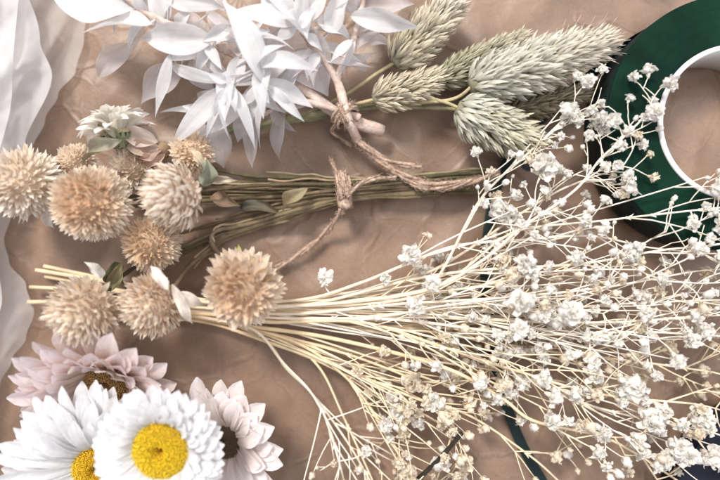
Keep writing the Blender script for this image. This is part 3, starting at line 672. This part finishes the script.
def sprig(label, pts, seed, t0=.45, nb=9, blen=62, cream=.3, sc=1.0, r0=2.5, big=.5, c0=(.76,.60,.40), c1=(.89,.80,.68), spread=.55, zmax=62, extra=(), sub=3):
    nb = max(3, int(nb * .85)); blen *= 1.3; spread *= .75; sc *= .9; cream = min(.9, cream * 1.05); t0 = t0 + (1 - t0) * .08; r0 *= .84
    rr = R(seed); q = [P(*p) for p in pts]; pp = smooth_path(q, 9); m = len(pp)
    for p in pp: p.z = max(p.z, floor_z(p) + 1)
    for _ in range(3):
        zs = [p.z for p in pp]
        for i in range(1, m - 1): pp[i].z = max(pp[i].z, (zs[i-1] + zs[i] + zs[i+1]) / 3)
    t = thing('flower_sprig', label, 'flower sprig', V((pp[-1].x, pp[-1].y, 0)), "baby's breath sprigs fanned out from one bundle")
    mb = MB(); tube(mb, pp, r0, r0 * .42, 7, c0, c1, rough=.04, seed=seed)
    # total length lookup
    acc = [0]
    for i in range(m - 1): acc.append(acc[-1] + (pp[i+1] - pp[i]).length)
    def at(f):
        d = f * acc[-1]; i = 0
        while i < m - 2 and acc[i+1] < d: i += 1
        k = (d - acc[i]) / max(1e-6, acc[i+1] - acc[i]); return pp[i].lerp(pp[i+1], k), (pp[i+1] - pp[i]).normalized()
    def node(p, d, rad):
        if rr.random() < .55: return
        sphere(mb, p, rad * 1.5, 7, 5, c1, nz=.3)
        for k in (-1, 1):
            s = V((-d.y, d.x, 0)).normalized() * k
            e = p + s * rr.uniform(2, 4) + d * rr.uniform(3, 6) + V((0, 0, rr.uniform(-1, 3)))
            leaf(mb, p, e, 2.2, V((0, 0, 1)), bend=.2, fold=.4, nu=5, nv=1, prof=prof_sepal, c0=c1, c1=c1, seed=seed, tipbend=rr.uniform(-.5, .5))
    def flower(par, p, d, size):
        w = rr.random() > cream; op = rr.random() < big
        me = rr.choice((OPEN_W if w else OPEN_C) if op else (BUD_W if w else BUD_C))
        o = bpy.data.objects.new('floret' if op else 'bud', me); C.objects.link(o); o.parent = par
        z = (d + V((rr.uniform(-.5,.5), rr.uniform(-.5,.5), rr.uniform(.1,.9)))).normalized()
        x, y = perp(z); a = rr.uniform(0, 6.28); x2 = x * math.cos(a) + y * math.sin(a); y2 = z.cross(x2)
        k = size * rr.uniform(.75, 1.2)
        o.matrix_local = Matrix.Translation((p + z * 2 * k - V(t['_o'])) * S) @ Matrix((x2 * k, y2 * k, z * k)).transposed().to_4x4()
    def limb(b, p, d, L, rad, bend):
        n = 5; out = [p]; dd = d.copy()
        for i in range(n):
            dd = (dd + V((-d.y, d.x, 0)) * bend / n + V((rr.uniform(-1,1), rr.uniform(-1,1), rr.uniform(-1,1))) * .07).normalized()
            nx = out[-1] + dd * (L / n)
            if nx.z > zmax: nx.z = zmax
            fz = floor_z(nx)
            if nx.z < fz: nx.z = fz + rr.uniform(0, 1.5)
            out.append(nx)
        tube(b, out, rad, rad * .6, 5, c1, c1); return out, dd
    sgn = 1
    fr = [lerp(t0, .97, (i + rr.uniform(.1, .9)) / nb) for i in range(nb)] + [1.0]
    for fi, f in enumerate(fr):
        p, d = at(f); sgn = -sgn
        if f < .99: node(p, d, r0 * lerp(1, .5, f))
        ang = sgn * rr.uniform(.35, 1.15) * spread if f < .99 else 0
        dz = rr.uniform(-.3, .3)
        d1 = V((d.x * math.cos(ang) - d.y * math.sin(ang), d.x * math.sin(ang) + d.y * math.cos(ang), d.z * .3 + dz)).normalized()
        bb = MB(); L = blen * rr.uniform(.55, 1.15) * (1 if f < .99 else .6)
        path, de = limb(bb, p, d1, L, r0 * .42, rr.uniform(-.35, .35) - ang * .35)
        ends = [(path[-1], de)]
        for k in range(sub):
            i = rr.choice((2, 3, 4, 5)); a2 = rr.choice((-1, 1)) * rr.uniform(.4, 1.0)
            dd = (path[i] - path[i-1]).normalized()
            d2 = V((dd.x*math.cos(a2) - dd.y*math.sin(a2), dd.x*math.sin(a2) + dd.y*math.cos(a2), dd.z + rr.uniform(-.35, .45))).normalized()
            p2, e2 = limb(bb, path[i], d2, rr.uniform(14, 38), r0 * .3, rr.uniform(-.6, .6))
            ends.append((p2[-1], e2))
            if rr.random() < .3:
                a3 = rr.choice((-1, 1)) * rr.uniform(.5, 1.0); d3 = V((d2.x*math.cos(a3) - d2.y*math.sin(a3), d2.x*math.sin(a3) + d2.y*math.cos(a3), d2.z + .2)).normalized()
                p3, e3 = limb(bb, p2[3], d3, rr.uniform(8, 18), r0 * .28, 0); ends.append((p3[-1], e3))
        bo = bb.build('branch', M['gyp_stem'], t)
        for (p3, e3) in ends:
            if rr.random() < .8: flower(bo, p3, e3, sc * rr.choice((.7, .85, 1, 1.1)))
    for k in range(rr.choice((4, 5, 6)) if t0 < .63 else 2):
        f0 = lerp(.30, t0 + .12, rr.random()); p, d = at(f0); ang = rr.uniform(-.16, .16)
        d = V((d.x * math.cos(ang) - d.y * math.sin(ang), d.x * math.sin(ang) + d.y * math.cos(ang), d.z * .4 + rr.uniform(-.06, .03))).normalized()
        bb = MB(); L = min(acc[-1] * (1 - f0) * .85, rr.uniform(110, 240)); path, de = limb(bb, p, d, L, r0 * .5, rr.uniform(-.12, .12))
        ends = [(path[-1], de)]
        for i in (3, 4):
            if rr.random() < .7:
                a2 = rr.choice((-1, 1)) * rr.uniform(.3, .7); dd = (path[i] - path[i-1]).normalized()
                d2 = V((dd.x*math.cos(a2) - dd.y*math.sin(a2), dd.x*math.sin(a2) + dd.y*math.cos(a2), rr.uniform(-.2, .3))).normalized()
                p2, e2 = limb(bb, path[i], d2, rr.uniform(24, 60), r0 * .32, rr.uniform(-.4, .4)); ends.append((p2[-1], e2))
        bo = bb.build('branch', M['gyp_stem'], t)
        for (p3, e3) in ends: flower(bo, p3, e3, sc * rr.choice((.7, .9, 1)))
    for (x, y, z, k) in extra:
        p = P(x, y, z); p.z = max(p.z, floor_z(p) + 2); p = P(x, y, p.z); near = min(pp, key=lambda g: (g - p).length)
        bb = MB(); md = (near + p) / 2 + V((rr.uniform(-3, 3), rr.uniform(-3, 3), 2))
        tube(bb, smooth_path([near, md, p], 4), r0 * .34, r0 * .24, 5, c1, c1); bo = bb.build('branch', M['gyp_stem'], t)
        o = big, cream; big = 1.0; cream = cream if cream > .6 else 0; flower(bo, p, V((0, 0, 1)), k * 1.05); big, cream = o
    mb.build('stem', M['gyp_stem'], t)
YE = dict(c0=(.70,.51,.28), c1=(.85,.71,.51))
sprig("topmost white sprig reaching past the grass heads to the tape roll", [(44,266,10),(120,282,14),(205,300,20),(290,306,30),(400,300,46),(437,278,50),(480,200,50),(525,156,50),(560,126,48),(584,112,44)], 101, t0=.72, nb=7, blen=22, cream=.1, sc=.95, r0=2.3, big=.65, extra=[(566,112,50,1.25),(574,120,48,1.0)])
sprig("white sprig slanting up across the green tape roll's left edge", [(36,270,12),(120,284,16),(205,302,24),(295,306,34),(420,292,50),(480,262,54),(520,229,54),(575,190,54),(604,154,52),(636,122,50)], 102, t0=.68, nb=8, blen=24, cream=.12, sc=1.0, r0=2.5, big=.7, extra=[(648,116,52,1.35),(612,122,48,1.2),(600,132,50,1.0)], spread=.5)
sprig("straight white sprig running level below the tape roll to the right edge", [(30,287,8),(120,292,12),(205,304,18),(300,304,26),(430,288,40),(500,240,46),(530,228,46),(600,221,48),(650,215,48),(724,207,46)], 103, t0=.80, nb=4, blen=60, cream=.1, sc=.95, r0=2.1, spread=.5, extra=[(714,186,50,1.2),(690,226,52,1.1),(718,226,48,1.3)])
sprig("sprig with a single white tuft on its thick upper stem near the bundle base", [(46,276,6),(120,290,10),(205,302,16),(300,300,30),(360,283,42),(404,265,46),(455,246,46),(520,240,44),(590,236,44),(640,246,42)], 104, t0=.62, nb=6, blen=54, cream=.15, sc=1.0, extra=[(413,254,50,1.4),(325,277,30,1.1),(384,278,44,.9)])
sprig("upper sprig of round white buds ending at the roll's dark side", [(52,294,8),(120,298,10),(205,306,16),(300,306,30),(410,280,40),(480,270,46),(580,264,46),(650,252,46),(722,242,44)], 105, t0=.52, nb=10, blen=56, cream=.12, sc=.95, big=.3)
sprig("sprig through the middle of the fan with crowded white tufts", [(28,302,10),(120,302,12),(205,308,20),(290,314,30),(400,304,46),(500,298,50),(600,288,50),(690,272,46)], 106, t0=.40, nb=13, blen=50, cream=.2, sc=1.15, big=.62, extra=[(523,262,58,1.3),(530,272,56,1.3),(515,300,60,1.6),(562,312,60,1.6),(430,284,56,1.2)])
sprig("sprig just below the middle, bending down towards the right edge", [(48,310,8),(120,308,10),(205,311,16),(280,318,26),(400,320,44),(520,334,48),(640,332,46),(716,336,42)], 107, t0=.38, nb=13, blen=54, cream=.3, sc=1.1, big=.6, extra=[(415,305,54,1.2),(515,330,58,1.5),(590,362,54,1.3)])
sprig("yellowish sprig with thick straw stem in the lower half of the fan", [(42,318,8),(120,314,10),(205,314,16),(270,322,24),(360,322,38),(440,346,44),(520,372,46),(600,394,44),(694,404,40)], 108, t0=.42, nb=12, blen=50, cream=.3, sc=1.1, r0=2.8, big=.6, extra=[(632,388,52,1.5),(622,386,50,1.3),(590,372,50,1.2),(700,418,48,1.6),(658,412,46,1.3)], **YE)
sprig("lowest thick straw sprig ending in white tufts at the lower right corner", [(56,300,6),(120,306,8),(205,318,14),(240,325,20),(330,338,30),(440,366,42),(500,397,46),(534,421,46),(600,436,42),(640,456,36),(672,477,28)], 109, t0=.74, nb=4, blen=34, cream=.2, sc=1.1, r0=3.0, spread=.5, extra=[(635,440,46,1.5),(676,446,44,1.6),(662,460,42,1.4),(684,454,46,1.3),(704,452,44,1.5),(600,430,40,1.3)], **YE)
sprig("straw sprig along the underside of the bundle, crossing the green tape strip", [(70,310,6),(130,316,6),(205,322,10),(270,343,20),(340,368,24),(420,400,30),(470,416,30),(530,456,26),(566,488,20)], 110, t0=.5, nb=5, blen=34, cream=.75, sc=1.0, r0=2.4, spread=.7, extra=[(442,414,34,1.5),(436,400,34,1.2),(405,415,24,1.3)], **YE)
sprig("thin bare sprig splitting off lowest, left of the dark twig", [(110,314,5),(205,318,8),(262,338,14),(286,368,16),(312,394,16),(346,440,14),(372,484,12)], 111, t0=.62, nb=4, blen=60, cream=.6, sc=.85, r0=2.3, spread=.6, sub=2)
sprig("thin straight sprig hanging from a curled node under the bundle", [(130,308,5),(205,316,12),(280,340,20),(318,366,22),(344,418,18),(376,488,12)], 112, t0=.74, nb=3, blen=40, cream=.7, sc=.85, r0=2.3, spread=.8, sub=1, **YE)
sprig("cream sprig with loose yellow tufts above the dark twig", [(140,318,6),(205,318,10),(290,338,22),(370,362,28),(430,390,30),(452,424,26),(440,470,20)], 113, t0=.5, nb=9, blen=46, cream=.85, sc=1.1, r0=2.0, spread=.9, extra=[(412,380,30,1.4),(425,400,32,1.3),(462,462,24,1.2),(440,462,24,1.5),(396,408,22,1.2)], **YE)
sprig("fine sprig filling the right side of the fan below the level one", [(150,304,8),(205,309,14),(300,312,24),(420,312,34),(540,310,38),(620,304,38),(716,300,36)], 114, t0=.45, nb=13, blen=58, cream=.35, sc=1.0, big=.5)
sprig("fine cream sprig deep inside the fan, half buried by whiter ones", [(150,312,6),(205,313,10),(300,318,18),(420,330,24),(540,350,26),(640,362,26),(712,372,24)], 115, t0=.36, nb=15, blen=56, cream=.7, sc=1.05, big=.55, **YE)
sprig("sprig of small round buds over the right end of the fan", [(160,308,8),(205,312,14),(300,310,26),(420,316,38),(540,322,44),(620,322,46),(700,316,44)], 116, t0=.5, nb=11, blen=64, cream=.3, sc=1.0, big=.35, extra=[(654,374,54,.9),(700,330,52,1.2),(690,340,52,1.2)])
sprig("sprig bending to the lower right with wide open white tufts", [(170,310,6),(205,312,10),(300,322,20),(420,340,34),(520,374,40),(580,402,40),(640,418,38),(712,432,34)], 117, t0=.5, nb=7, blen=38, cream=.15, sc=1.2, big=.75, extra=[(648,416,46,1.6),(690,416,44,1.5)])
sprig("short cream sprig crowding the left part of the fan", [(170,314,8),(205,310,14),(290,312,26),(360,306,36),(430,294,42),(490,284,42),(540,272,40)], 118, t0=.42, nb=9, blen=44, cream=.4, sc=.95, big=.5, **YE)
sprig("pale sprig along the roll's shadow with drooping tufts", [(170,306,6),(205,310,10),(300,300,20),(420,276,30),(520,214,32),(560,190,34),(596,176,32)], 119, t0=.62, nb=6, blen=30, cream=.45, sc=1.0, big=.7, extra=[(504,214,34,1.5),(512,224,34,1.4),(496,208,32,1.3),(540,168,40,1.6)])

sprig("straight stray sprig forking steeply below the shaggy globe flower, nearest the pink daisies", [(160,312,8),(205,318,16),(254,330,26),(284,364,28),(312,394,28),(330,430,22),(346,488,14)], 121, t0=.66, nb=3, blen=62, cream=.5, sc=.8, r0=2.4, spread=.8, sub=1, extra=[(392,396,24,.8),(366,452,18,.8)])
sprig("stray straw sprig dropping between the thin bare sprigs and the dark twig", [(170,314,8),(205,319,14),(290,340,24),(340,372,28),(372,410,26),(398,452,20),(412,492,14)], 122, t0=.56, nb=6, blen=40, cream=.8, sc=1.0, r0=2.2, spread=.8, extra=[(384,424,26,1.2),(404,468,22,1.3),(356,372,30,1.1)], **YE)
# ------------------------------------------------------------------ dark twig
mb = MB(); tube(mb, smooth_path([P(404,494,14), P(424,474,26), P(444,454,36), P(462,433,42)], 8), 2.6, 1.9, 7, rough=.12, seed=4)
o = mb.build('dark_twig', M['dark_twig'], None, V((P(424,474,0).x, P(424,474,0).y, 0)))
o['label'] = 'thin dark bare twig at the bottom edge left of the green strip'; o['category'] = 'twig'

# ------------------------------------------------------------------ camera, light, world
for o in bpy.data.objects:
    if '_o' in o: del o['_o']
cam = bpy.data.cameras.new('camera'); co = bpy.data.objects.new('camera', cam); C.objects.link(co)
co.location = (0, 0, H * S); cam.sensor_width = 36; cam.lens = 26 * 1.0
cam.clip_start = .005; cam.clip_end = 20
cam.dof.use_dof = True; cam.dof.focus_distance = (H - 46) * S; cam.dof.aperture_fstop = 3.6
sc.camera = co
def area(name, loc, size, energy, col):
    l = bpy.data.lights.new(name, 'AREA'); l.shape = 'DISK'; l.size = size; l.energy = energy; l.color = col
    o = bpy.data.objects.new(name, l); C.objects.link(o); o.location = loc
    o.rotation_euler = (-V(loc)).to_track_quat('-Z', 'Y').to_euler()
d = V((-.42, .80, 1.05)).normalized() * 1.5
area('window_key', d, .36, 25.5, (1, .94, .87))
area('soft_fill', (.55, .35, 1.1), 1.3, 8, (.95, .96, 1))
w = bpy.data.worlds.new('World'); sc.world = w; w.use_nodes = True
w.node_tree.nodes['Background'].inputs['Color'].default_value = (.97, .96, 1, 1)
w.node_tree.nodes['Background'].inputs['Strength'].default_value = .67
sc.view_settings.view_transform = 'Standard'; sc.view_settings.look = 'None'; sc.view_settings.exposure = .12; sc.view_settings.gamma = 1
